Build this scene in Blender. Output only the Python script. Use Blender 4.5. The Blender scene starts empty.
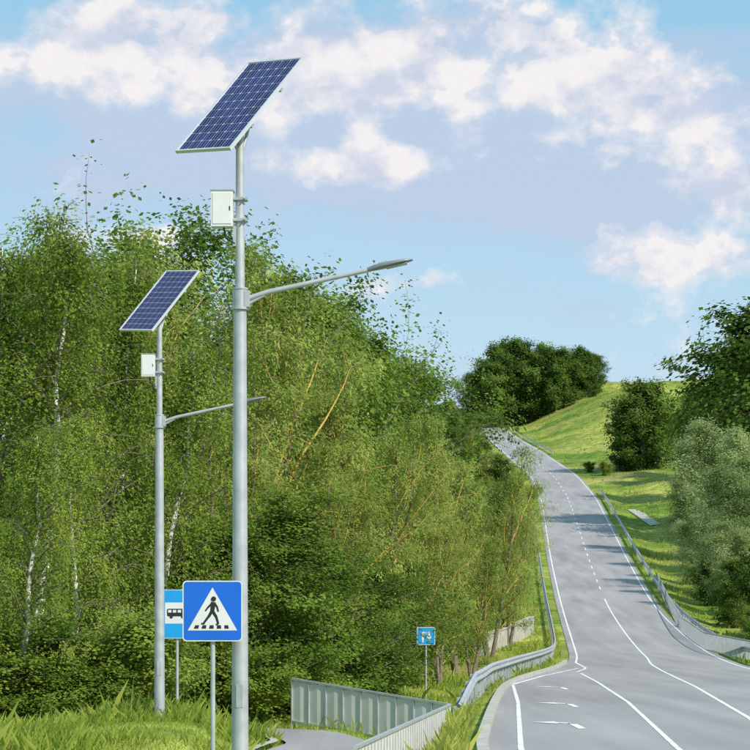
import bpy, math, random
import numpy as np
from mathutils import Vector
random.seed(3)
F=2200.0; CX=375.0; HY=623.0
def PX(px,Y): return (px-CX)/F*Y
def PZ(py,Y): return (HY-py)/F*Y
scene=bpy.context.scene
# ---------------------------------------------------------------- materials
def nm(name):
    m=bpy.data.materials.new(name); m.use_nodes=True
    nt=m.node_tree; b=nt.nodes['Principled BSDF']
    return m,nt,b
def simple(name,col,rough=.6,metal=0,noise=.12,scale=8,bump=0,spec=.5):
    m,nt,b=nm(name)
    b.inputs['Roughness'].default_value=rough; b.inputs['Metallic'].default_value=metal; b.inputs['Specular IOR Level'].default_value=spec
    tc=nt.nodes.new('ShaderNodeTexCoord'); n=nt.nodes.new('ShaderNodeTexNoise')
    n.inputs['Scale'].default_value=scale; n.inputs['Detail'].default_value=4
    nt.links.new(tc.outputs['Object'],n.inputs['Vector'])
    r=nt.nodes.new('ShaderNodeValToRGB')
    r.color_ramp.elements[0].position=.3; r.color_ramp.elements[1].position=.7
    r.color_ramp.elements[0].color=[c*(1-noise) for c in col]+[1]
    r.color_ramp.elements[1].color=[min(1,c*(1+noise)) for c in col]+[1]
    nt.links.new(n.outputs['Fac'],r.inputs['Fac']); nt.links.new(r.outputs['Color'],b.inputs['Base Color'])
    if bump:
        bp=nt.nodes.new('ShaderNodeBump'); bp.inputs['Strength'].default_value=bump
        nt.links.new(n.outputs['Fac'],bp.inputs['Height']); nt.links.new(bp.outputs['Normal'],b.inputs['Normal'])
    return m
def leafmat(name,c0,c1,c2,transl=.38):
    m=bpy.data.materials.new(name); m.use_nodes=True; nt=m.node_tree
    for n in list(nt.nodes): nt.nodes.remove(n)
    out=nt.nodes.new('ShaderNodeOutputMaterial')
    at=nt.nodes.new('ShaderNodeAttribute'); at.attribute_name='tint'
    oi=nt.nodes.new('ShaderNodeObjectInfo')
    r=nt.nodes.new('ShaderNodeValToRGB'); e=r.color_ramp.elements
    e[0].position=0; e[0].color=(*c0,1); e[1].position=1; e[1].color=(*c2,1)
    k=e.new(.5); k.color=(*c1,1)
    a=nt.nodes.new('ShaderNodeMath'); a.operation='MULTIPLY_ADD'; a.inputs[1].default_value=.55; a.inputs[2].default_value=-.22
    nt.links.new(oi.outputs['Random'],a.inputs[0])
    b=nt.nodes.new('ShaderNodeMath'); b.operation='ADD'; b.use_clamp=True
    nt.links.new(a.outputs[0],b.inputs[0]); nt.links.new(at.outputs['Fac'],b.inputs[1])
    nt.links.new(b.outputs[0],r.inputs['Fac'])
    d=nt.nodes.new('ShaderNodeBsdfDiffuse'); t=nt.nodes.new('ShaderNodeBsdfTranslucent')
    mx=nt.nodes.new('ShaderNodeMixShader'); mx.inputs[0].default_value=transl
    nt.links.new(r.outputs[0],d.inputs[0])
    hs=nt.nodes.new('ShaderNodeHueSaturation'); hs.inputs['Hue'].default_value=.485; hs.inputs['Value'].default_value=1.6
    nt.links.new(r.outputs[0],hs.inputs['Color']); nt.links.new(hs.outputs[0],t.inputs[0])
    nt.links.new(d.outputs[0],mx.inputs[1]); nt.links.new(t.outputs[0],mx.inputs[2])
    nt.links.new(mx.outputs[0],out.inputs['Surface'])
    return m
M={}
M['galv']=simple('galvanized_steel',(.42,.44,.46),.5,.3,.14,5)
M['galvd']=simple('galvanized_rail',(.42,.44,.46),.5,.35,.2,3)
M['white']=simple('white_enamel',(.66,.67,.67),.4,0,.04,4)
M['lens']=simple('lamp_lens',(.25,.27,.3),.2,0,.05,4)
M['head']=simple('lamp_housing',(.22,.24,.26),.45,.3,.05,4)
M['frame']=simple('aluminium_frame',(.6,.61,.64),.4,.3,.05,4)
M['back']=simple('backsheet',(.45,.48,.58),.5,0,.03,4,spec=.2)
M['cell']=simple('solar_cell',(.012,.02,.10),.3,0,.4,3,spec=.12)
M['blue']=simple('sign_blue',(.012,.13,.6),.4,0,.05,3,spec=.3)
M['blue2']=simple('sign_blue_light',(.015,.3,.68),.4,0,.05,3,spec=.3)
M['black']=simple('sign_black',(.015,.015,.02),.5,0,.05,3)
M['panel']=simple('fence_sheet',(.58,.57,.53),.6,.0,.1,1.2)
M['conc']=simple('concrete',(.4,.38,.33),.85,0,.25,2,.2)
M['paint']=simple('road_paint',(.72,.72,.7),.7,0,.25,3)
M['barkbirch']=simple('birch_bark',(.62,.6,.55),.8,0,.45,3)
M['bark']=simple('bark',(.18,.145,.105),.9,0,.35,6)
M['barky']=simple('willow_bark',(.46,.31,.07),.8,0,.3,6)
M['lbirch']=leafmat('birch_leaves',(.065,.11,.018),(.16,.235,.036),(.3,.37,.075))
M['lwillow']=leafmat('willow_leaves',(.1,.16,.028),(.21,.285,.058),(.36,.42,.11))
M['lpale']=leafmat('pale_willow_leaves',(.11,.17,.05),(.22,.3,.11),(.37,.44,.2))
M['ldark']=leafmat('dark_leaves',(.04,.085,.014),(.105,.18,.028),(.21,.3,.055))
M['lfar']=leafmat('oak_leaves',(.03,.065,.013),(.075,.135,.024),(.15,.225,.045),.3)
M['lgrass']=leafmat('grass_blades',(.13,.2,.027),(.25,.33,.05),(.42,.43,.1))
def asphalt():
    m,nt,b=nm('asphalt'); b.inputs['Roughness'].default_value=.85
    g=nt.nodes.new('ShaderNodeNewGeometry')
    def noise(s,sc,det=5):
        mp=nt.nodes.new('ShaderNodeMapping'); mp.inputs['Scale'].default_value=sc
        nt.links.new(g.outputs['Position'],mp.inputs['Vector'])
        n=nt.nodes.new('ShaderNodeTexNoise'); n.inputs['Scale'].default_value=s; n.inputs['Detail'].default_value=det
        nt.links.new(mp.outputs[0],n.inputs['Vector']); return n
    n1=noise(.9,(1,.06,1)); n2=noise(.12,(1,.5,1)); n3=noise(25,(1,1,1),3)
    def mm(op,a,b_,):
        x=nt.nodes.new('ShaderNodeMath'); x.operation=op
        for i,v in enumerate((a,b_)):
            if isinstance(v,(int,float)): x.inputs[i].default_value=v
            else: nt.links.new(v,x.inputs[i])
        return x.outputs[0]
    s=mm('ADD',mm('MULTIPLY',n1.outputs['Fac'],.5),mm('ADD',mm('MULTIPLY',n2.outputs['Fac'],.35),mm('MULTIPLY',n3.outputs['Fac'],.15)))
    r=nt.nodes.new('ShaderNodeValToRGB'); r.color_ramp.elements[0].position=.36; r.color_ramp.elements[1].position=.62
    r.color_ramp.elements[0].color=(.22,.205,.205,1); r.color_ramp.elements[1].color=(.34,.32,.32,1)
    nt.links.new(s,r.inputs['Fac']); nt.links.new(r.outputs[0],b.inputs['Base Color'])
    bp=nt.nodes.new('ShaderNodeBump'); bp.inputs['Strength'].default_value=.15; bp.inputs['Distance'].default_value=.02
    nt.links.new(n3.outputs['Fac'],bp.inputs['Height']); nt.links.new(bp.outputs[0],b.inputs['Normal'])
    return m
M['asphalt']=asphalt()
def ground():
    m,nt,b=nm('meadow_ground'); b.inputs['Roughness'].default_value=.95; b.inputs['Specular IOR Level'].default_value=.1
    g=nt.nodes.new('ShaderNodeNewGeometry')
    def ns(s,d):
        n=nt.nodes.new('ShaderNodeTexNoise'); n.inputs['Scale'].default_value=s; n.inputs['Detail'].default_value=d
        nt.links.new(g.outputs['Position'],n.inputs['Vector']); return n.outputs['Fac']
    a=ns(.05,6); c=ns(.6,6); f=ns(.06,8)
    r1=nt.nodes.new('ShaderNodeValToRGB'); e=r1.color_ramp.elements
    e[0].position=.4; e[0].color=(.13,.22,.032,1); e[1].position=.62; e[1].color=(.37,.39,.09,1)
    nt.links.new(a,r1.inputs[0])
    r2=nt.nodes.new('ShaderNodeValToRGB'); e=r2.color_ramp.elements
    e[0].position=.35; e[0].color=(.55,.6,.5,1); e[1].position=.65; e[1].color=(1.2,1.15,1.05,1)
    nt.links.new(c,r2.inputs[0])
    mu=nt.nodes.new('ShaderNodeMixRGB'); mu.blend_type='MULTIPLY'; mu.inputs[0].default_value=1
    nt.links.new(r1.outputs[0],mu.inputs[1]); nt.links.new(r2.outputs[0],mu.inputs[2])
    r3=nt.nodes.new('ShaderNodeValToRGB'); e=r3.color_ramp.elements
    e[0].position=.54; e[0].color=(0,0,0,1); e[1].position=.64; e[1].color=(.75,.75,.75,1)
    nt.links.new(f,r3.inputs[0])
    mi=nt.nodes.new('ShaderNodeMixRGB'); nt.links.new(r3.outputs[0],mi.inputs[0])
    nt.links.new(mu.outputs[0],mi.inputs[1]); mi.inputs[2].default_value=(.34,.28,.12,1)
    nt.links.new(mi.outputs[0],b.inputs['Base Color'])
    bp=nt.nodes.new('ShaderNodeBump'); bp.inputs['Strength'].default_value=.7; bp.inputs['Distance'].default_value=.5
    nt.links.new(c,bp.inputs['Height']); nt.links.new(bp.outputs[0],b.inputs['Normal'])
    return m
M['ground']=ground()
# ---------------------------------------------------------------- mesh builder
class MB:
    def __init__(s): s.v=[];s.f=[];s.m=[];s.sm=[];s.mats=[]
    def mi(s,k):
        if k not in s.mats: s.mats.append(k)
        return s.mats.index(k)
    def add(s,vs,fs,k,smooth=False):
        o=len(s.v); s.v+= [tuple(p) for p in vs]; i=s.mi(k)
        for f in fs: s.f.append([a+o for a in f]); s.m.append(i); s.sm.append(smooth)
    def box(s,c,sz,k,R=None):
        vs=[]
        for x in(-.5,.5):
            for y in(-.5,.5):
                for z in(-.5,.5):
                    p=Vector((x*sz[0],y*sz[1],z*sz[2]))
                    if R: p=R[0]*p.x+R[1]*p.y+R[2]*p.z
                    vs.append(Vector(c)+p)
        s.add(vs,[(0,1,3,2),(4,6,7,5),(0,4,5,1),(2,3,7,6),(0,2,6,4),(1,5,7,3)],k)
    def tube(s,pts,rad,k,n=8,smooth=True,cap=True):
        pts=[Vector(p) for p in pts]; vs=[];fs=[]
        for i,p in enumerate(pts):
            d=(pts[min(i+1,len(pts)-1)]-pts[max(i-1,0)])
            if d.length<1e-6: d=Vector((0,0,1))
            d.normalize(); u=d.cross(Vector((.13,.97,.2)) if abs(d.y)<.9 else Vector((1,0,0))).normalized(); w=d.cross(u)
            r=rad[i] if hasattr(rad,'__len__') else rad
            for j in range(n):
                a=2*math.pi*j/n; vs.append(p+u*math.cos(a)*r+w*math.sin(a)*r)
        for i in range(len(pts)-1):
            for j in range(n):
                j2=(j+1)%n; fs.append((i*n+j,i*n+j2,(i+1)*n+j2,(i+1)*n+j))
        s.add(vs,fs,k,smooth)
        if cap:
            s.add(vs[:n],[tuple(range(n))[::-1]],k); s.add(vs[-n:],[tuple(range(n))],k)
    def poly(s,p2,o,k,dy):
        s.add([(o[0]+a,o[1]-dy,o[2]+b) for a,b in p2],[tuple(range(len(p2)))],k)
    def obj(s,name):
        me=bpy.data.meshes.new(name); me.from_pydata(s.v,[],s.f)
        for k in s.mats: me.materials.append(M[k])
        me.polygons.foreach_set('material_index',s.m); me.polygons.foreach_set('use_smooth',s.sm); me.update()
        o=bpy.data.objects.new(name,me); scene.collection.objects.link(o); return o
# ---------------------------------------------------------------- road profile
T=np.array([ # Y  Z  XL XR
(-40,-2.16,1.0,18),(10,-2.16,1.2,17),(37.7,-2.16,1.9,16),(50,-2.16,2.7,16),(61.7,-2.16,3.5,16),(76,-2.16,4.6,16.3),(90,-2.16,6.4,17),
(105,-2.15,8.9,18),(125,-2.1,11.1,20.1),(150,-1.7,PX(568,150),PX(705,150)),(175,-.0,PX(561,175),PX(674,175)),(200,2.1,PX(555,200),PX(654,200)),
(245,7,PX(547,245),PX(631,245)),(300,13.6,PX(542,300),PX(612,300)),(350,20,PX(538,350),PX(598,350)),(400,27,PX(528,400),PX(578,400)),
(430,31,PX(515,430),PX(562,430)),(470,37,PX(499,470),PX(540,470)),(520,43.5,PX(487,520),PX(520,520)),(570,50.5,PX(481,570),PX(505,570)),
(620,57,PX(477,620),PX(495,620)),(670,60.6,PX(470,670),PX(487,670)),(720,60.5,20,26),(900,54,0,7),(1500,35,-60,-52),(7000,10,-60,-52)])
def sm(col,Y):
    w=min(14,max(.5,.09*abs(Y))); return float(np.mean(np.interp(Y+np.linspace(-w,w,9),T[:,0],T[:,col])))
ROWS=[-300,-120,-60,-30,-15,0,8]+list(np.arange(12,80,1.0))+list(np.arange(80,200,2.5))+list(np.arange(200,720,5.0))+[740,770,800,900,1100,1500,2500,4000,7000]
ROWS=np.array(ROWS,float)
RZ=np.array([sm(1,y) for y in ROWS]);RL=np.array([sm(2,y) for y in ROWS]);RR=np.array([sm(3,y) for y in ROWS])
rz=lambda Y: float(np.interp(Y,ROWS,RZ)); rl=lambda Y: float(np.interp(Y,ROWS,RL)); rr=lambda Y: float(np.interp(Y,ROWS,RR))
def ss(a,b,x):
    t=min(1,max(0,(x-a)/(b-a))); return t*t*(3-2*t)
def wob(x,y): return math.sin(x*.31+1.3*math.sin(y*.17))*math.sin(y*.23+.9*math.sin(x*.19+1))
def hz(X,Y):
    z=rz(Y); L=rl(Y); R=rr(Y)
    if L<=X<=R: return z-.04
    if X<L:
        d=L-X
        z2=z-.04
        if Y<90:
            low=(.4+.45*max(ss(-1.2,1.2,X),ss(54,58,Y)))*ss(.7,1.7,d)*ss(29,34,Y)
            up=(1-ss(-3.6,-2.4,X))*(1-ss(45,49,Y))
            z2-=low*(1-up)
            z2+=.3*math.exp(-((X+4.4)/2.2)**2-((Y-42)/4.0)**2)
        else: z2-=.85*ss(.7,3.5,d)*(1-ss(120,150,Y))
        z2-=(.1*max(z,0)+.3*ss(120,160,Y))*ss(2,22,d)
        z2+=1.2*ss(9,30,d)*ss(40,60,Y)
        z2+=.25*wob(X,Y)*ss(3,10,d)*ss(60,100,Y)
        return z2-.5*ss(40,200,d)
    d=X-R
    hill=8.8*ss(2,32,d)*ss(420,570,Y)*(1-ss(640,760,Y))
    z2=z-.04+hill+.05*min(d,60)*ss(150,400,Y)-.6*ss(1.2,4,d)*(1-ss(330,420,Y))+.5*ss(4,12,d)
    z2+=.45*wob(X,Y)*ss(3,10,d)+1.6*wob(X*.3,Y*.3)*ss(6,30,d)*ss(300,420,Y)
    return z2
offs=[0,.3,.6,1,1.5,2,2.5,3,3.5,4,4.5,5,5.5,6,6.5,7,7.5,8,9,10,11,12,13.5,15,17,19,21,24,27,30,34,38,43,50,60,75,100,150,250,500,1200,4000]
def build_ground():
    vs=[];cols=None
    for i,Y in enumerate(ROWS):
        L,R=RL[i],RR[i]
        xs=[L-o-(.001 if o==0 else 0) for o in offs[::-1]]+[L+(R-L)*k/6 for k in range(1,6)]+[R+o+(.001 if o==0 else 0) for o in offs]
        cols=len(xs)
        vs+=[(x,Y,hz(x,Y)) for x in xs]
    fs=[]
    for i in range(len(ROWS)-1):
        for j in range(cols-1):
            a=i*cols+j; fs.append((a,a+1,a+cols+1,a+cols))
    b=MB(); b.add(vs,fs,'ground',True); return b.obj('ground')
build_ground()
def rows_between(a,b): return [a]+[y for y in ROWS if a+1e-3<y<b-1e-3]+[b]
def ribbon(mb,f0,f1,a,b,dz,k,nx=1,zf=rz):
    ys=rows_between(a,b); vs=[];fs=[]
    for Y in ys:
        x0,x1=f0(Y),f1(Y)
        for j in range(nx+1): vs.append((x0+(x1-x0)*j/nx,Y,zf(Y)+dz))
    n=nx+1
    for i in range(len(ys)-1):
        for j in range(nx): a_=i*n+j; fs.append((a_,a_+1,a_+n+1,a_+n))
    mb.add(vs,fs,k)
b=MB(); ribbon(b,rl,rr,-60,900,.0,'asphalt',6); b.obj('road')
b=MB()
def line(pts,w,dash=None):
    P=np.array(pts,float); xf=lambda Y: float(np.interp(Y,P[:,0],P[:,1]))
    a,e=P[0,0],P[-1,0]
    if dash:
        y=a
        while y<e:
            ribbon(b,lambda Y:xf(Y)-w/2,lambda Y:xf(Y)+w/2,y,min(y+dash[0],e),.006,'paint'); y+=dash[0]+dash[1]
    else: ribbon(b,lambda Y:xf(Y)-w/2,lambda Y:xf(Y)+w/2,a,e,.006,'paint')
edge=[(Y,rl(Y)+.45) for Y in ROWS if 112<Y<640]
line([(97,PX(577,97)),(104,10.0)]+[e for e in edge if e[0]>116],.11)
line([(Y,rr(Y)-.4) for Y in ROWS if 30<Y<640],.11)
mid=[(Y,(rl(Y)+rr(Y))/2) for Y in ROWS if 125<Y<640]
line([(30,6.2),(50,8.5),(75,10.9),(100,13.0),(113,14.2)]+[m for m in mid if m[0]<205],.11)
line([m for m in mid if m[0]>=209],.11,(3,5))
line([(22,4.2),(37.7,5.2),(60,6.9),(80,8.1),(94,PX(581,94))],.1)
line([(22,1.9),(37.7,2.5),(60,3.9),(76.6,PX(513,76.6))],.1)
line([(77.2,PX(513,77)+.0),(90,6.9),(104,9.6)],.13)
for (x,y) in [(PX(563,73),73),(PX(571,58),58),(PX(575,46.5),46.5)]:
    z=rz(y)+.008
    b.add([(x-.08,y-1.6,z),(x+.08,y-1.6,z),(x+.08,y+.7,z),(x-.08,y+.9,z)],[(0,1,2,3)],'paint')
    b.add([(x+.081,y+.45,z),(x+.081,y+.8,z),(x-.3,y+1.35,z),(x-.45,y+1.1,z)],[(0,1,2,3)],'paint')
    b.add([(x-.3,y+1.6,z+.002),(x-.3,y+.6,z+.002),(x-.85,y+1.25,z+.002)],[(0,1,2)],'paint')
b.obj('road_markings')
b=MB()
def kerb(f,a,e,w,h):
    ys=rows_between(a,e); vs=[];fs=[]
    for Y in ys:
        x=f(Y);z=rz(Y); vs+=[(x,Y,z-.3),(x,Y,z+h),(x-w,Y,z+h),(x-w,Y,z-.4)]
    for i in range(len(ys)-1):
        for j in range(3): a_=i*4+j; fs.append((a_,a_+4,a_+5,a_+1))
    n=len(vs); fs+= [(0,1,2,3),(n-1,n-2,n-3,n-4)]
    b.add(vs,fs,'conc')
kerb(lambda Y: rl(Y)-.0,22,118,.2,.13)
b.obj('kerb')
def drape(mb,path,w,k,dz=.05,nx=4):
    P=[Vector((p[0],p[1],0)) for p in path]; vs=[];fs=[];S=[]
    for i in range(len(P)-1):
        n=max(1,int((P[i+1]-P[i]).length/.5)); S+=[P[i].lerp(P[i+1],t/n) for t in range(n)]
    S.append(P[-1])
    for _ in range(4): S=[S[0]]+[(S[i-1]+S[i]*2+S[i+1])/4 for i in range(1,len(S)-1)]+[S[-1]]
    for i,p in enumerate(S):
        d=(S[min(i+1,len(S)-1)]-S[max(i-1,0)]).normalized(); n=Vector((-d.y,d.x,0))
        for j in range(nx+1):
            q=p+n*w*(j/nx-.5); vs.append((q.x,q.y,hz(q.x,q.y)+dz))
    m=nx+1
    for i in range(len(S)-1):
        for j in range(nx): a_=i*m+j; fs.append((a_,a_+1,a_+m+1,a_+m))
    mb.add(vs,fs,k)
PATH=[(-16,56.5),(-9,54),(-4,52.6),(-1.2,50.3),(-.6,46),(-1.3,36)]
b=MB(); drape(b,PATH,2.4,'asphalt',.07,10); b.obj('footpath')
b=MB(); drape(b,[(-9,52.6),(-4.4,51.2),(-2.6,49.3),(-2.0,45),(-2.6,37)],.16,'conc',.15,1); b.obj('path_kerb')
# ---------------------------------------------------------------- guardrails
def guardrail(name,pts,step=2.0,dip=0,ext=1):
    b=MB(); P=[Vector((p[0],p[1],0)) for p in pts]; S=[]
    for i in range(len(P)-1):
        n=max(1,int((P[i+1]-P[i]).length/step)); S+=[P[i].lerp(P[i+1],t/n) for t in range(n)]
    S.append(P[-1]); N=len(S)
    for _ in range(2): S=[S[0]]+[(S[i-1]+S[i]*2+S[i+1])/4 for i in range(1,N-1)]+[S[-1]]
    prof=[(0,-.155),(.05,-.125),(.08,-.09),(.05,-.045),(0,0),(.05,.045),(.08,.09),(.05,.125),(0,.155)]
    vs=[];fs=[]
    for i,p in enumerate(S):
        d=(S[min(i+1,N-1)]-S[max(i-1,0)]).normalized(); n=Vector((d.y,-d.x,0))*ext
        zb=rz(p.y); t=i*step; k=min(1,t/(8.0)) if dip else 1
        zc=zb+.62-.6*(1-k)*(1 if dip else 0)
        for (u,v) in prof: vs.append((p.x+n.x*u,p.y+n.y*u,zc+v))
        b.box((p.x-n.x*.09,p.y-n.y*.09,(zb-.9+zc+.1)/2),(.11,.11,zc+.1-zb+.9),'galvd')
        b.box((p.x-n.x*.02,p.y-n.y*.02,zc),(.07,.07,.12),'galvd')
    m=len(prof)
    for i in range(N-1):
        for j in range(m-1): a_=i*m+j; fs.append((a_,a_+1,a_+m+1,a_+m))
    b.add(vs,fs,'galvd',True); return b.obj(name)
lp=[(2.05,54),(2.6,60),(3.3,67),(4.0,76),(5.9,92),(8.6,113)]+[(rl(Y)-.9,Y) for Y in range(126,345,8)]
guardrail('guardrail',lp,dip=1)
guardrail('guardrail',[(rr(Y)+.9,Y) for Y in list(range(40,360,6))],ext=-1)
guardrail('guardrail',[(rr(Y)+1.0,Y) for Y in range(455,600,8)],step=4,ext=-1)
def fence(name,pts,hh,step=.9,k='panel',solid=True):
    b=MB()
    for (x0,y0,z0),(x1,y1,z1) in zip(pts[:-1],pts[1:]):
        A=Vector((x0,y0,z0));B=Vector((x1,y1,z1)); d=B-A; Lh=d.length; n=max(1,int(Lh/step))
        u=d.normalized(); w=Vector((u.y,-u.x,0)).normalized(); up=w.cross(u); up=up if up.z>0 else -up
        b.box((A+B)/2+Vector((0,0,hh+.03)),(Lh,.07,.05),'galv',(u,w,up))
        b.box((A+B)/2+Vector((0,0,.03)),(Lh-.01,.05,.04),'galvd',(u,w,up))
        for i in range(n+1):
            p=A.lerp(B,i/n); b.box(p+Vector((0,0,hh/2-.25)),(.03,.06,hh+.5),'galv',(Vector((u.x,u.y,0)).normalized(),w,Vector((0,0,1))))
        for i in range(n):
            p=A.lerp(B,(i+.02)/n); q=A.lerp(B,(i+.98)/n)
            if solid:
                r=2; vs=[];fs=[]
                for j in range(r+1):
                    c=p.lerp(q,j/r)+w*(.012 if j%2 else -.012)
                    vs+=[c+Vector((0,0,-.05)),c+Vector((0,0,hh-.01))]
                for j in range(r): fs.append((2*j,2*j+2,2*j+3,2*j+1))
                b.add(vs,fs,k)
            else:
                for j in range(1,8):
                    c=p.lerp(q,j/8); b.box(c+Vector((0,0,hh/2+.05)),(.022,.022,hh-.1),'galvd')
    return b.obj(name)
P0=(PX(292,55.5),55.5,PZ(722,55.5));P1=(PX(450,53),53,PZ(750,53));P2=(PX(356,33),33,PZ(745,33)-1.12)
fence('sheet_metal_fence',[P0,P1,P2],1.06,.5)
def wall(name,pts,h,t):
    b=MB()
    for (x0,y0),(x1,y1) in zip(pts[:-1],pts[1:]):
        A=Vector((x0,y0,hz(x0,y0)));B=Vector((x1,y1,hz(x1,y1)));d=B-A;u=d.normalized();w=Vector((u.y,-u.x,0)).normalized();up=Vector((0,0,1))
        b.box((A+B)/2+Vector((0,0,h/2-.3)),(d.length,t,h+.6),'conc',(u,w,up))
        b.box((A+B)/2+Vector((0,0,h+.05)),(d.length+.02,t+.1,.096),'conc',(u,w,up))
    return b.obj(name)
wall('culvert_parapet',[(PX(474,138),138),(PX(506,150),150),(PX(532,164),164)],1.2,.3)
def railpts(l): return [(x,y,hz(x,y)) for x,y in l]
fence('path_railing',railpts([(PX(657,215),215),(PX(668,190),190),(PX(682,165),165),(PX(704,145),145),(PX(750,122),122),(PX(800,105),105)]),1.1,1.5,solid=False)
b=MB(); drape(b,[(PX(632,330),330),(PX(655,300),300)],1.4,'conc',.12,2); b.obj('drainage_chute')
# ---------------------------------------------------------------- solar street lamps
def solar_lamp(X,Y,zb=-2.16):
    b=MB(); O=Vector((X,Y,0))
    def P(x,z,y=0): return O+Vector((x,y,z))
    top=6.3
    b.tube([P(0,zb-.6),P(0,zb+.02),P(0,4.0)],[.108,.108,.08],'galv',20)
    b.tube([P(0,4.0),P(.0,top)],[.06,.05],'galv',18)
    b.box(P(0,zb+.03),(.36,.36,.03),'galv')
    for sx in(-.14,.14):
        for sy in(-.14,.14): b.tube([P(sx,zb+.04,sy),P(sx,zb+.1,sy)],.016,'galvd',6)
    b.tube([P(0,3.9),P(0,4.12)],.092,'galv',20); b.tube([P(0,3.87),P(0,3.9)],.11,'galv',20); b.tube([P(0,4.12),P(0,4.14)],.1,'galv',20)
    b.box(P(.0,-.9,-.1),(.08,.012,.28),'galv')
    b.tube([P(.08,4.0,-.02),P(.35,4.09,-.02),P(1.62,4.36,-.06)],[.034,.033,.026],'galv',12)
    b.tube([P(.08,3.93,-.02),P(.30,4.05,-.02)],[.02,.02],'galv',8)
    b.box(P(.09,4.0,-.02),(.07,.12,.2),'galv')
    u=Vector((.975,-.03,.22)).normalized(); w=u.cross(Vector((0,0,1))).normalized()*-1; up=Vector((-.22,0,.975)).normalized()
    c0=P(1.58,4.35,-.06); sec=[(0,.03,.035),(.08,.055,.05),(.16,.09,.055),(.3,.115,.05),(.45,.115,.036),(.55,.07,.018),(.57,.04,.01)]
    vs=[];fs=[];n=12
    for (t,hw,hh) in sec:
        for j in range(n):
            a=2*math.pi*j/n; zz=math.sin(a); zz=zz if zz>0 else zz*.45
            vs.append(c0+u*t+w*hw*math.cos(a)+up*hh*zz)
    for i in range(len(sec)-1):
        for j in range(n): j2=(j+1)%n; fs.append((i*n+j,i*n+j2,(i+1)*n+j2,(i+1)*n+j))
    fs.append(tuple(range((len(sec)-1)*n,len(sec)*n))); b.add(vs,fs,'head',True)
    b.box(c0+u*.36-up*.024,(.26,.15,.012),'lens',(u,w,up))
    for j in range(4): b.box(c0+u*(.16+.03*j)+up*(.05),(.008,.1,.02),'head',(u,w,up))
    zc=PZ(210,27.2)
    b.box(P(-.215,zc,-.02),(.27,.2,.44),'white'); b.box(P(-.215,zc+.226,-.02),(.29,.22,.012),'galv'); b.box(P(-.215,zc,-.124),(.23,.008,.38),'white')
    b.box(P(-.12,zc,-.13),(.012,.008,.05),'black')
    for dz in(-.13,.13):
        b.box(P(0.01,zc+dz,0),(.17,.16,.035),'galv'); b.tube([P(.06,zc+dz,-.12),P(.06,zc+dz,.12)],.012,'galvd',6)
    b.box(P(-.06,zc-.33,-.02),(.05,.03,.24),'galvd')
    b.tube([P(-.2,zc-.22),P(-.18,zc-.34,-.02),P(-.06,zc-.42,-.03)],.012,'black',6)
    C=P(0.0,PZ(105,27.2)); a=Vector((.71,-.6,-.09)).normalized(); v=Vector((.84,.80,1.28)).normalized(); nn=a.cross(v).normalized(); v=nn.cross(a).normalized()
    R=(a,v,nn); W,Ln=.94,1.76
    b.box(C,(W-.05,Ln-.05,.02),'back',R)
    for s in(-1,1):
        b.box(C+a*s*(W/2-.0125),(.025,Ln,.045),'frame',R); b.box(C+v*s*(Ln/2-.0125),(W-.052,.024,.044),'frame',R)
    nx,ny=6,11; cw=(W-.07)/nx; ch=(Ln-.07)/ny
    for i in range(nx):
        for j in range(ny):
            c=C+a*((i+.5)*cw-(W-.07)/2)+v*((j+.5)*ch-(Ln-.07)/2)+nn*.0125
            h=cw/2-.0045; g=ch/2-.0045; q=.012
            pts=[(-h+q,-g),(h-q,-g),(h,-g+q),(h,g-q),(h-q,g),(-h+q,g),(-h,g-q),(-h,-g+q)]
            b.add([c+a*x+v*y for x,y in pts],[tuple(range(8))],'cell')
            for s in(-1,1):
                b.box(c+a*s*h*.4+nn*.001,(.0015,2*g,.001),'back',R)
    b.box(C-nn*.06+v*.35,(W*.9,.05,.05),'galv',R); b.box(C-nn*.06-v*.35,(W*.9,.05,.05),'galv',R); b.box(C-nn*.11,(.07,1.1,.05),'galv',R)
    b.tube([P(0,top-.5),C-nn*.1+v*-.38],.022,'galv',8); b.tube([P(0,top-.6),C-nn*.1+v*.3],.022,'galv',8)
    return b.obj('solar_street_lamp')
solar_lamp(PX(240,27.2),27.2)
solar_lamp(PX(159.5,43.7),43.7)
# ---------------------------------------------------------------- signs
def rrect(w,h,r,n=5):
    p=[]
    for cx,cy,a0 in((w/2-r,h/2-r,0),(-w/2+r,h/2-r,90),(-w/2+r,-h/2+r,180),(w/2-r,-h/2+r,270)):
        for i in range(n+1):
            a=math.radians(a0+90*i/n); p.append((cx+r*math.cos(a),cy+r*math.sin(a)))
    return p
def plate(b,o,w,h,col,border=.02):
    r=.05; p=rrect(w,h,r); n=len(p)
    b.poly(p[::1],o,'white',.0)
    b.add([(o[0]+x,o[1]+.002,o[2]+z) for x,z in p]+[(o[0]+x,o[1]+.03,o[2]+z) for x,z in p],[(i,(i+1)%n,n+(i+1)%n,n+i) for i in range(n)]+[tuple(range(n,2*n))],'galvd')
    b.poly(rrect(w-2*border,h-2*border,r-.01),o,col,.002)
def seg(b,o,p,q,w,dy,s,k='black',w2=None):
    w2=w if w2 is None else w2
    dx,dz=q[0]-p[0],q[1]-p[1]; L=math.hypot(dx,dz) or 1; nx,nz=-dz/L,dx/L
    P=[(p[0]+nx*w/2,p[1]+nz*w/2),(p[0]-nx*w/2,p[1]-nz*w/2),(q[0]-nx*w2/2,q[1]-nz*w2/2),(q[0]+nx*w2/2,q[1]+nz*w2/2)]
    b.poly([(x*s,z*s) for x,z in P],o,k,dy)
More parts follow.
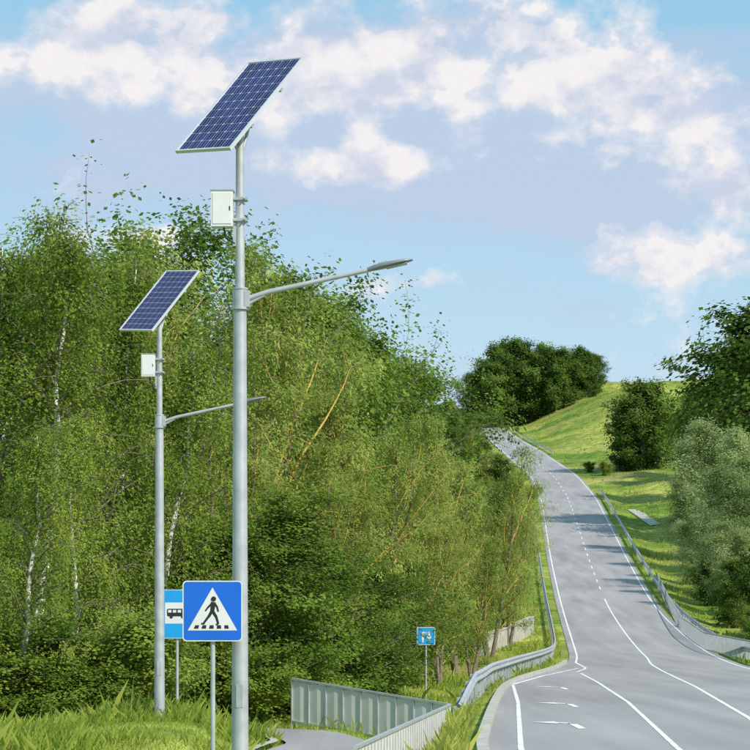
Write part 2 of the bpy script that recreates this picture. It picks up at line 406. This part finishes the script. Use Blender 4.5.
def circ(b,o,c,r,dy,s,k='black'):
    b.poly([((c[0]+r*math.cos(a))*s,(c[1]+r*math.sin(a))*s) for a in [i*math.pi/8 for i in range(16)]],o,k,dy)
b=MB(); Y=26.85; o=(PX(212.5,Y),Y,PZ(611,Y)); s=.36
plate(b,o,.73,.74,'blue',.014)
b.poly([(x*s,z*s) for x,z in [(-.84,-.66),(.84,-.66),(.0,.8)]],o,'white',.004)
d=.006
for i,(p,q,w,w2) in enumerate([((.03,.3),(-.01,-.03),.17,.14),((-.02,.0),(-.13,-.2),.11,.09),((-.12,-.17),(-.3,-.42),.085,.07),((.0,0),(.13,-.2),.11,.09),((.12,-.17),(.2,-.44),.085,.07),
   ((.0,.28),(-.15,.12),.075,.06),((-.14,.14),(-.24,.0),.06,.05),((.06,.28),(.17,.12),.075,.06),((.16,.14),(.2,-.02),.06,.05),((-.26,-.42),(-.38,-.43),.06,.05),((.2,-.43),(.12,-.46),.06,.05)]):
    seg(b,o,p,q,w,d+i*.0004,s,w2=w2)
circ(b,o,(.04,.41),.085,d+.006,s)
for i in range(5):
    x=-.56+.26*i; b.poly([(u*s,v*s) for u,v in [(x-.08,-.6),(x+.08,-.6),(x+.08+.03*(2-i)*.5,-.48),(x-.05+.03*(2-i)*.5,-.48)]],o,'black',.0055)
b.tube([(o[0],Y+.06,-2.5),(o[0],Y+.06,o[2]+.3)],.03,'galv',12)
for dz in(-.25,.25): b.box((o[0],Y+.045,o[2]+dz),(.3,.04,.03),'galvd')
b.obj('pedestrian_crossing_sign')
b=MB(); Y=46; o=(PX(177,Y),Y,PZ(614,Y)); plate(b,o,.68,1.02,'blue2',.012)
b.poly([(-.25,-.2),(.25,-.2),(.25,.24),(-.25,.24)],o,'white',.004)
b.poly(rrect(.42,.16,.03),(o[0],o[1],o[2]+.03),'black',.006)
for i in range(4): x=-.15+.1*i; b.poly([(x-.035,.03),(x+.035,.03),(x+.035,.085),(x-.035,.085)],o,'white',.008)
for x in(-.12,.12): circ(b,(o[0]+x,o[1],o[2]-.06),(0,0),.035,.009,1)
b.tube([(o[0],Y+.06,-2.8),(o[0],Y+.06,o[2]+.4)],.03,'galv',10)
for dz in(-.35,.35): b.box((o[0],Y+.045,o[2]+dz),(.25,.04,.03),'galvd')
b.obj('bus_stop_sign')
b=MB(); Y=84; o=(PX(426,Y),Y,PZ(636,Y)); plate(b,o,.7,.68,'blue2',.02)
seg(b,o,(-.12,-.24),(-.12,.1),.07,.005,1,'white'); seg(b,o,(-.16,.12),(.1,.12),.07,.006,1,'white'); seg(b,o,(.12,.155),(.12,-.02),.07,.007,1,'white')
b.poly([(.02,-.02),(.12,-.18),(.22,-.02)],o,'white',.008)
b.tube([(o[0],Y+.06,hz(o[0],Y)-.3),(o[0],Y+.06,o[2]+.3)],.035,'galv',10)
b.obj('direction_sign')
# ---------------------------------------------------------------- trees
def nrm(a): return a/np.maximum(np.linalg.norm(a,axis=1,keepdims=True),1e-9)
def raw_mesh(name,V,Fq,mi,tint,mats):
    me=bpy.data.meshes.new(name); n=len(V); m=len(Fq)
    me.vertices.add(n); me.vertices.foreach_set('co',V.astype(np.float32).ravel())
    me.loops.add(m*4); me.loops.foreach_set('vertex_index',Fq.astype(np.int32).ravel())
    me.polygons.add(m); me.polygons.foreach_set('loop_start',np.arange(0,m*4,4,dtype=np.int32))
    try: me.polygons.foreach_set('loop_total',np.full(m,4,dtype=np.int32))
    except Exception: pass
    for k in mats: me.materials.append(M[k])
    me.polygons.foreach_set('material_index',mi.astype(np.int32))
    at=me.attributes.new('tint','FLOAT','FACE'); at.data.foreach_set('value',tint.astype(np.float32))
    me.update(calc_edges=True); me.validate(); return me
def leaf_quads(C,l,w,rng,outward,hang=0):
    N=len(C)
    n=nrm(rng.normal(size=(N,3))*.5+np.array([0,0,.4])+outward*1.1)
    r=rng.normal(size=(N,3))
    if hang: r=r*.35+np.array([0,0,-1.0]); r=r-n*np.sum(r*n,axis=1,keepdims=True); a=nrm(r); bb=nrm(np.cross(n,a))
    else: a=nrm(np.cross(n,r)); bb=np.cross(n,a)
    sc=rng.uniform(.6,1.35,size=(N,1))
    L=l*sc; W=w*sc
    V=np.stack([C-a*L*.5,C+bb*W*.5,C+a*L*.5,C-bb*W*.5],axis=1).reshape(-1,3)
    return V,np.arange(N*4).reshape(-1,4)
def tree_mesh(name,seed,H=14,R=4,cb=.15,nl=36,nsub=7,lpc=12,sig=.38,leaf=(.17,.09),droop=0,strand=0,up=.5,tr=.2,stems=1,mats=('bark','bark','ldark'),barey=.0,lean=.0,var=.3,topw=.22):
    rng=np.random.default_rng(seed); rnd=random.Random(seed); TV=[];TF=[];TM=[];off=0
    def tube(pts,r0,r1,n,mat):
        nonlocal off
        pts=np.array(pts); k=len(pts)
        for i in range(k):
            d=pts[min(i+1,k-1)]-pts[max(i-1,0)]; d/= (np.linalg.norm(d)+1e-9)
            u=np.cross(d,[.3,.8,.1]); u/=np.linalg.norm(u)+1e-9; w=np.cross(d,u); r=r0+(r1-r0)*i/(k-1)
            for j in range(n):
                a=2*math.pi*j/n; TV.append(pts[i]+(u*math.cos(a)+w*math.sin(a))*r)
        for i in range(k-1):
            for j in range(n):
                j2=(j+1)%n; TF.append((off+i*n+j,off+i*n+j2,off+(i+1)*n+j2,off+(i+1)*n+j)); TM.append(mat)
        off+=k*n
    cl=[];ct=[];cc=[]
    for st in range(stems):
        sa=rnd.uniform(0,6.28); sl=(R*.5 if stems>1 else lean); Hs=H*rnd.uniform(.78,.95) if st else H
        tk=[np.array([0.,0,-.6])]
        for i in range(1,11):
            t=i/10; tk.append(np.array([math.cos(sa)*sl*t**.8+rnd.gauss(0,.012*H*.6),math.sin(sa)*sl*t**.8+rnd.gauss(0,.012*H*.6),Hs*.93*t]))
        tube(tk,tr/(stems**.4),.015,7,0); tk=np.array(tk); tz=np.linspace(0,1,11)
        def trunk(t): return np.array([np.interp(t,tz,tk[:,i]) for i in range(3)])
        n=nl//stems
        lobes=[rnd.uniform(1-var*1.4,1+var*.7) for _ in range(21)]
        for t_ in np.linspace(.72,1,12):
            for _ in range(2):
                cl.append(trunk(t_)+np.array([rnd.gauss(0,.2),rnd.gauss(0,.2),rnd.gauss(0,.15)])*(2.0-t_)*(R/3.5)); ct.append(rnd.random()); cc.append(trunk(.65))
        for i in range(n):
            tt=(i+rnd.random())/n; t=cb+(.985-cb)*tt; az=i*2.4+rnd.uniform(-.5,.5)+sa
            f=topw+(1-topw)*math.sin(math.pi*min(1,(.16+.84*tt))**.85)
            L=R*f*lobes[int((az%6.283)/6.283*7)%7+7*int(tt*2.99)]*rnd.uniform(.75,1.2)/(1.35 if stems>1 else 1)
            el=up+(.35 if topw>.3 else .55)*tt+rnd.uniform(-.2,.2); d=np.array([math.cos(az)*math.cos(el),math.sin(az)*math.cos(el),math.sin(el)])
            p=trunk(t); pts=[p]
            for s_ in range(7):
                d=d+np.array([rnd.gauss(0,.1),rnd.gauss(0,.1),rnd.gauss(0,.08)-droop*.12]); d/=np.linalg.norm(d); p=p+d*L/6
                p[2]=min(p[2],H); pts.append(p)
            tube(pts,max(.02,tr*.3*f),.008,4,1)
            base_t=rnd.random(); ctr=pts[4]-np.array([0,0,.35*L])
            for s_ in range(nsub):
                k=rnd.uniform(1.4,6.9); i0=int(k); q=pts[i0]+(pts[min(i0+1,7)]-pts[i0])*(k-i0)
                e=d*.6+np.array([rnd.gauss(0,.7),rnd.gauss(0,.7),rnd.gauss(.1,.45)]); e/=np.linalg.norm(e); sl_=L*rnd.uniform(.15,.42)+.25; sp=[q]
                for x in range(3): e=e+np.array([rnd.gauss(0,.12),rnd.gauss(0,.12),-droop*.25]); e/=np.linalg.norm(e); q=q+e*sl_/3; sp.append(q)
                if s_%2==0: tube(sp,.016,.005,3,1 if mats[1]!='barky' or s_%4==0 else 0)
                if rnd.random()<barey: continue
                tv=.6*base_t+.4*rnd.random()
                for c in sp[1:]: cl.append(c); ct.append(tv); cc.append(ctr)
            cl.append(pts[-1]); ct.append(base_t); cc.append(ctr)
    cl=np.array(cl); ct=np.array(ct); cc=np.array(cc); N=len(cl)
    cnt=rng.integers(int(lpc*.4),int(lpc*1.6)+1,size=N)
    rep=np.repeat(np.arange(N),cnt)
    tv=ct[rep]
    if strand:
        sid=rng.integers(0,4,size=len(rep)); key=rep*4+sid
        so=rng.normal(size=(N*4,3))*sig; so[:,2]*=.5; ln=rng.uniform(.4,1,size=N*4)*strand
        C=cl[rep]+so[key]+rng.normal(size=(len(rep),3))*.06
        C[:,2]-=rng.random(len(C))*ln[key]
    else: C=cl[rep]+rng.normal(size=(len(rep),3))*sig*np.array([1,1,.75])
    ok=C[:,2]>.1; C=C[ok]; tv=tv[ok]; rep=rep[ok]
    out=nrm(C-cc[rep])*.7+nrm(C-np.array([0,0,H*.45]))*.5
    LV,LF=leaf_quads(C,leaf[0],leaf[1],rng,out,hang=1 if strand else 0)
    TVa=np.array(TV); TFa=np.array(TF)
    V=np.vstack([TVa,LV]); Fq=np.vstack([TFa,LF+len(TVa)])
    mi=np.concatenate([np.array(TM),np.full(len(LF),2)])
    tint=np.concatenate([np.zeros(len(TFa)),np.clip(tv*.85+rng.random(len(LF))*.28-.05,0,1)])
    return raw_mesh(name,V,Fq,mi,tint,mats)
LIB={}
LIB['birch']=[tree_mesh('birch',11+i,14,2.7,.1,46,7,25,.27,(.1,.065),1.0,1.2,.85,.17,1,('barkbirch','bark','lbirch'),.05,lean=1.4*i,var=.4,topw=.28) for i in range(3)]
LIB['willow']=[tree_mesh('willow',31+i,12,4.0,.1,51,7,23,.3,(.13,.055),.4,.35,.8,.22,3,('bark','barky','lwillow'),.12,var=.4) for i in range(3)]
LIB['pale']=[tree_mesh('pale',51+i,12,4.4,.03,64,8,20,.36,(.2,.09),.2,0,.5,.24,2,('bark','bark','lpale'),.03,var=.35) for i in range(2)]
LIB['broad']=[tree_mesh('broad',71+i,13,4.6,.08,56,8,20,.32,(.17,.13),0,0,.45,.26,1,('bark','bark','ldark'),.03,var=.45,topw=.4) for i in range(3)]
LIB['far']=[tree_mesh('far',81+i,13,4.8,.03,64,8,14,.4,(.34,.26),0,0,.4,.3,1,('bark','bark','lfar'),.0,var=.3,topw=.4) for i in range(3)]
LIB['shrub']=[tree_mesh('shrub',91+i,4,2.4,.02,44,6,20,.2,(.12,.085),0,0,.5,.07,4,('bark','bark',('lbirch','ldark')[i%2]),.03) for i in range(2)]
HH={'birch':14.,'willow':12.,'pale':12.,'broad':13.,'far':13.,'shrub':4.}
NAMES={'birch':'birch_tree','willow':'willow_tree','pale':'silver_willow_tree','broad':'maple_tree','far':'oak_tree','shrub':'shrub'}
rp=random.Random(5); cnt=0
def place(kind,px,Y,top,wf=1.0,sink=0):
    global cnt; cnt+=1
    X=PX(px,Y); z=hz(X,Y)-sink; Hh=PZ(top,Y)-z
    if Hh<.8: return
    o=bpy.data.objects.new(NAMES[kind],LIB[kind][cnt%len(LIB[kind])]); s=Hh/HH[kind]
    sw=(s**.7)*wf*rp.uniform(.92,1.08)
    o.location=(X,Y,z); o.scale=(sw,sw,s); o.rotation_euler=(0,0,rp.uniform(0,6.28)); scene.collection.objects.link(o)
for a in [(-15,60,200),(22,58,180),(57,64,192),(95,66,238),(128,63,330),(40,73,240),(80,56,400),(14,52,420),(-30,50,500),(110,56,540)]:
    place('birch',*a)
for a in [(155,80,232),(195,84,222),(242,82,250),(290,88,286),(335,92,324),(205,72,370),(300,76,430),(345,84,440),(375,98,400)]:
    place('willow',*a)
for a in [(112,95,240),(30,95,255),(175,104,238),(268,110,262),(318,118,288),(357,132,320),(388,150,343),(410,168,358)]:
    place('broad',*a)
for a in [(425,118,428),(458,125,416),(490,138,440),(508,150,474),(440,108,490),(472,118,520),(520,190,478),(530,215,470)]:
    place('willow',*a,.88)
for a in [(232,66,520),(285,68,500),(335,72,540),(372,88,560),(180,64,540),(400,100,560)]:
    place('broad',*a,1.15)
for i in range(20):
    px=-40+i*21+rp.uniform(-6,6); Y=rp.uniform(62,68)+max(0,px-250)*.09
    if px<150: Y=rp.uniform(50,56)
    if px>370: Y=rp.uniform(92,100)
    place('shrub',px,Y,rp.uniform(610,665),1.25)
for i in range(8):
    px=400+i*10; Y=112+i*7; place('shrub',px,Y,rp.uniform(575,605)-i*1.5,1.0)
for i in range(13):
    Y=240+i*29; px=np.interp(Y,[230,350,420,520,640],[510,502,480,463,450])-rp.uniform(0,12); place('far' if i%2 else 'willow',px,Y,HY-F*(rz(Y)+rp.uniform(5,9))/Y,.9)
for px,t in [(436,406),(450,411),(462,409)]: place('far',px,640,t,1.2)
for px,t in [(476,376),(489,362),(501,346),(517,343),(531,352),(543,348),(556,351),(570,354),(583,349),(593,356),(508,368),(548,366)]:
    place('far',px,586+rp.uniform(-12,14),t,1.05)
place('far',643,400,385,1.0,1); place('far',660,410,408,.9,1); place('far',629,406,410,.9,1)
for a in [(766,290,316),(742,335,345),(795,270,330)]: place('far',*a,1.2)
for a in [(712,250,418),(742,232,428),(694,250,480),(722,210,455),(698,222,515),(756,200,470),(738,190,520)]: place('pale',*a,1.05)
for a in [(738,178,560),(772,165,540),(712,200,560)]: place('far',*a,.85)
for i in range(10):
    px=680+i*10; Y=225-i*8; place('shrub',px,Y,rp.uniform(580,600)+i*1.0,1.0)
for a in [(690,380,404),(705,370,396),(606,396,462),(590,405,462)]: place('shrub',*a)
# ---------------------------------------------------------------- grass
rng=np.random.default_rng(8)
GC=[];GH=[];GW=[]
pA=np.array(PATH)
def pathd(x,y):
    best=9
    for i in range(len(pA)-1):
        a=pA[i];d_=pA[i+1]-a; t=max(0,min(1,((x-a[0])*d_[0]+(y-a[1])*d_[1])/(d_@d_))); best=min(best,math.hypot(x-a[0]-d_[0]*t,y-a[1]-d_[1]*t))
    return best
def scatter(n,x0,x1,y0,y1,h,w,test=None):
    for _ in range(n):
        y=random.uniform(y0,y1); x=random.uniform(x0(y),x1(y))
        if test and not test(x,y): continue
        z=hz(x,y); GC.append((x,y,z)); k=.4+.9*random.random()**1.5*1.3
        if random.random()<.02: k*=1.8
        GH.append(h*k*max(.25,.6+1.0*wob(x*3.1,y*3.3)+.35*wob(x*9,y*8))); GW.append(w)
onpath=lambda x,y: pathd(x,y)>1.3
scatter(36000,lambda y:-10,lambda y:rl(y)-.4,33,50,.25,.014,onpath)
scatter(16000,lambda y:-14,lambda y:rl(y)-.4,50,80,.2,.03,onpath)
scatter(28000,lambda y:max(-12,rl(y)-14),lambda y:rl(y)-.5,80,200,.25,.05)
scatter(20000,lambda y:rr(y)+.4,lambda y:rr(y)+14,90,260,.28,.06)
scatter(22000,lambda y:rr(y)+.8,lambda y:rr(y)+50,260,600,.3,.16)
scatter(5000,lambda y:rl(y)-12,lambda y:rl(y)-.6,200,420,.3,.12)
GC=np.array(GC);GH=np.array(GH)[:,None];GW=np.array(GW)[:,None];N=len(GC)
a=rng.uniform(0,math.pi,size=N); side=np.stack([np.cos(a),np.sin(a),np.zeros(N)],1)
lean=rng.normal(size=(N,3))*.34; lean[:,2]=1
mp_=GC+lean*np.array([.5,.5,1])*GH*.55; tp=GC+lean*GH
V=np.stack([GC-side*GW*.5,GC+side*GW*.5,tp+side*GW*.08,mp_-side*GW*.5],1).reshape(-1,3)
tint=np.clip(.5+.25*np.sin(GC[:,0]*.7+2*np.sin(GC[:,1]*.2))+rng.normal(size=N)*.27,0,1)
me=raw_mesh('grass',V,np.arange(N*4).reshape(-1,4),np.zeros(N),tint,['lgrass'])
o=bpy.data.objects.new('grass',me); scene.collection.objects.link(o)
# ---------------------------------------------------------------- sun, sky
el=math.radians(41); az=math.atan2(.72,-.69)
S=Vector((math.sin(az)*math.cos(el),math.cos(az)*math.cos(el),math.sin(el)))
sd=bpy.data.lights.new('sun','SUN'); sd.energy=5; sd.angle=math.radians(.5); sd.color=(1,.94,.84)
so=bpy.data.objects.new('sun',sd); so.rotation_euler=(-S).to_track_quat('-Z','Y').to_euler(); so.location=(30,-30,60); scene.collection.objects.link(so)
w=bpy.data.worlds.new('World'); scene.world=w; w.use_nodes=True; nt=w.node_tree
for n in list(nt.nodes): nt.nodes.remove(n)
out=nt.nodes.new('ShaderNodeOutputWorld')
sky=nt.nodes.new('ShaderNodeTexSky'); sky.sky_type='NISHITA'; sky.sun_disc=False; sky.sun_elevation=el; sky.sun_rotation=az; sky.air_density=1; sky.dust_density=1.0; sky.ozone_density=1
bg=nt.nodes.new('ShaderNodeBackground'); bg.inputs[1].default_value=.15; nt.links.new(sky.outputs[0],bg.inputs[0])
tc=nt.nodes.new('ShaderNodeTexCoord')
def mth(op,a,b_=0,c=None,clamp=False):
    x=nt.nodes.new('ShaderNodeMath'); x.operation=op; x.use_clamp=clamp
    for i,v in enumerate((a,b_,c)):
        if v is None: continue
        if isinstance(v,(int,float)): x.inputs[i].default_value=v
        else: nt.links.new(v,x.inputs[i])
    return x.outputs[0]
def noise(off,sc,scale,det,rough=.55,dist=0):
    mp=nt.nodes.new('ShaderNodeMapping'); mp.inputs['Location'].default_value=off; mp.inputs['Scale'].default_value=sc
    nt.links.new(tc.outputs['Generated'],mp.inputs['Vector'])
    n=nt.nodes.new('ShaderNodeTexNoise'); n.inputs['Scale'].default_value=scale; n.inputs['Detail'].default_value=det; n.inputs['Roughness'].default_value=rough; n.inputs['Distortion'].default_value=dist
    nt.links.new(mp.outputs[0],n.inputs['Vector']); return n.outputs['Fac']
def blob(px,py,rx,ry):
    d=Vector(((px-CX)/F,1,(HY-py)/F)).normalized()
    v=nt.nodes.new('ShaderNodeVectorMath'); v.operation='SUBTRACT'; nt.links.new(tc.outputs['Generated'],v.inputs[0]); v.inputs[1].default_value=d
    v2=nt.nodes.new('ShaderNodeVectorMath'); v2.operation='MULTIPLY'; nt.links.new(v.outputs[0],v2.inputs[0]); v2.inputs[1].default_value=(F/rx,3,F/ry)
    v3=nt.nodes.new('ShaderNodeVectorMath'); v3.operation='DOT_PRODUCT'; nt.links.new(v2.outputs[0],v3.inputs[0]); nt.links.new(v2.outputs[0],v3.inputs[1])
    return mth('POWER',.3679,v3.outputs['Value'])
def blobs(L,init=0.0):
    s=init
    for l in L: s=mth('MULTIPLY_ADD',blob(*l[:4]),l[4],s)
    return s
soft=blobs([(120,100,230,75,1.0),(470,165,300,48,1.2),(660,130,190,80,.8),(400,70,140,60,.7),(640,262,160,28,.5),(690,8,80,14,-.8),(20,135,60,22,-.7)])
n1=noise((0,0,0),(1,1,2.4),18,5,.52)
softd=mth('ADD',soft,mth('MULTIPLY',mth('SUBTRACT',n1,.5),2.4))
softm=mth('MULTIPLY',mth('SUBTRACT',softd,.1),1.4,clamp=True)
cum=blobs([(362,162,66,22,1.1),(290,90,110,30,.65),(365,62,85,40,1.05),(85,62,130,38,.95),(150,18,120,28,.8),(515,35,100,46,1.05),(600,92,80,32,.85),(700,118,95,28,.85),(725,190,62,30,1.1),(665,258,100,28,1.05),(160,238,66,16,.9),(400,285,60,10,.55)])
n2=noise((3,1,2),(1,1,1.35),34,7,.55); n2b=noise((3,1,2.0+.012*1.35),(1,1,1.35),34,5,.55)
cd=mth('ADD',cum,mth('MULTIPLY',mth('SUBTRACT',n2,.5),2.8))
cm=mth('MULTIPLY',mth('SUBTRACT',cd,.3),2.0,clamp=True)
lit=mth('MULTIPLY_ADD',mth('SUBTRACT',n2,n2b),4.2,.64,clamp=True)
def mixc(f,a,b_):
    x=nt.nodes.new('ShaderNodeMixRGB')
    for i,v in ((0,f),(1,a),(2,b_)):
        if isinstance(v,tuple): x.inputs[i].default_value=(*v,1)
        elif isinstance(v,(int,float)): x.inputs[i].default_value=v
        else: nt.links.new(v,x.inputs[i])
    return x.outputs[0]
sp=nt.nodes.new('ShaderNodeSeparateXYZ'); nt.links.new(tc.outputs['Generated'],sp.inputs[0])
hf=mth('MULTIPLY',mth('ABSOLUTE',sp.outputs[2]),3.8,clamp=True)
veil=mixc(hf,(.68,.81,.91),(.33,.63,.84))
ccol=mixc(lit,(.62,.67,.8),(.94,.9,.9))
cl1=mixc(mth('MULTIPLY',softm,.85),veil,(.53,.625,.8))
cl2=mixc(mth('MULTIPLY',cm,.94),cl1,ccol)
e1=nt.nodes.new('ShaderNodeBackground'); nt.links.new(cl2,e1.inputs[0]); e1.inputs[1].default_value=1
vm=mth('MAXIMUM',mth('MAXIMUM',softm,cm),.85)
m1=nt.nodes.new('ShaderNodeMixShader'); nt.links.new(vm,m1.inputs[0]); nt.links.new(bg.outputs[0],m1.inputs[1]); nt.links.new(e1.outputs[0],m1.inputs[2])
nt.links.new(m1.outputs[0],out.inputs['Surface'])
w.cycles.sampling_method='NONE'
# ---------------------------------------------------------------- camera
cd_=bpy.data.cameras.new('camera'); cam=bpy.data.objects.new('camera',cd_); scene.collection.objects.link(cam)
cam.location=(0,0,0); cam.rotation_euler=(math.radians(90),0,0)
cd_.sensor_width=36; cd_.lens=F/750*36; cd_.shift_y=(HY-375)/750; cd_.clip_start=.5; cd_.clip_end=20000
scene.camera=cam
scene.view_settings.view_transform='Standard'; scene.view_settings.look='None'; scene.view_settings.exposure=0
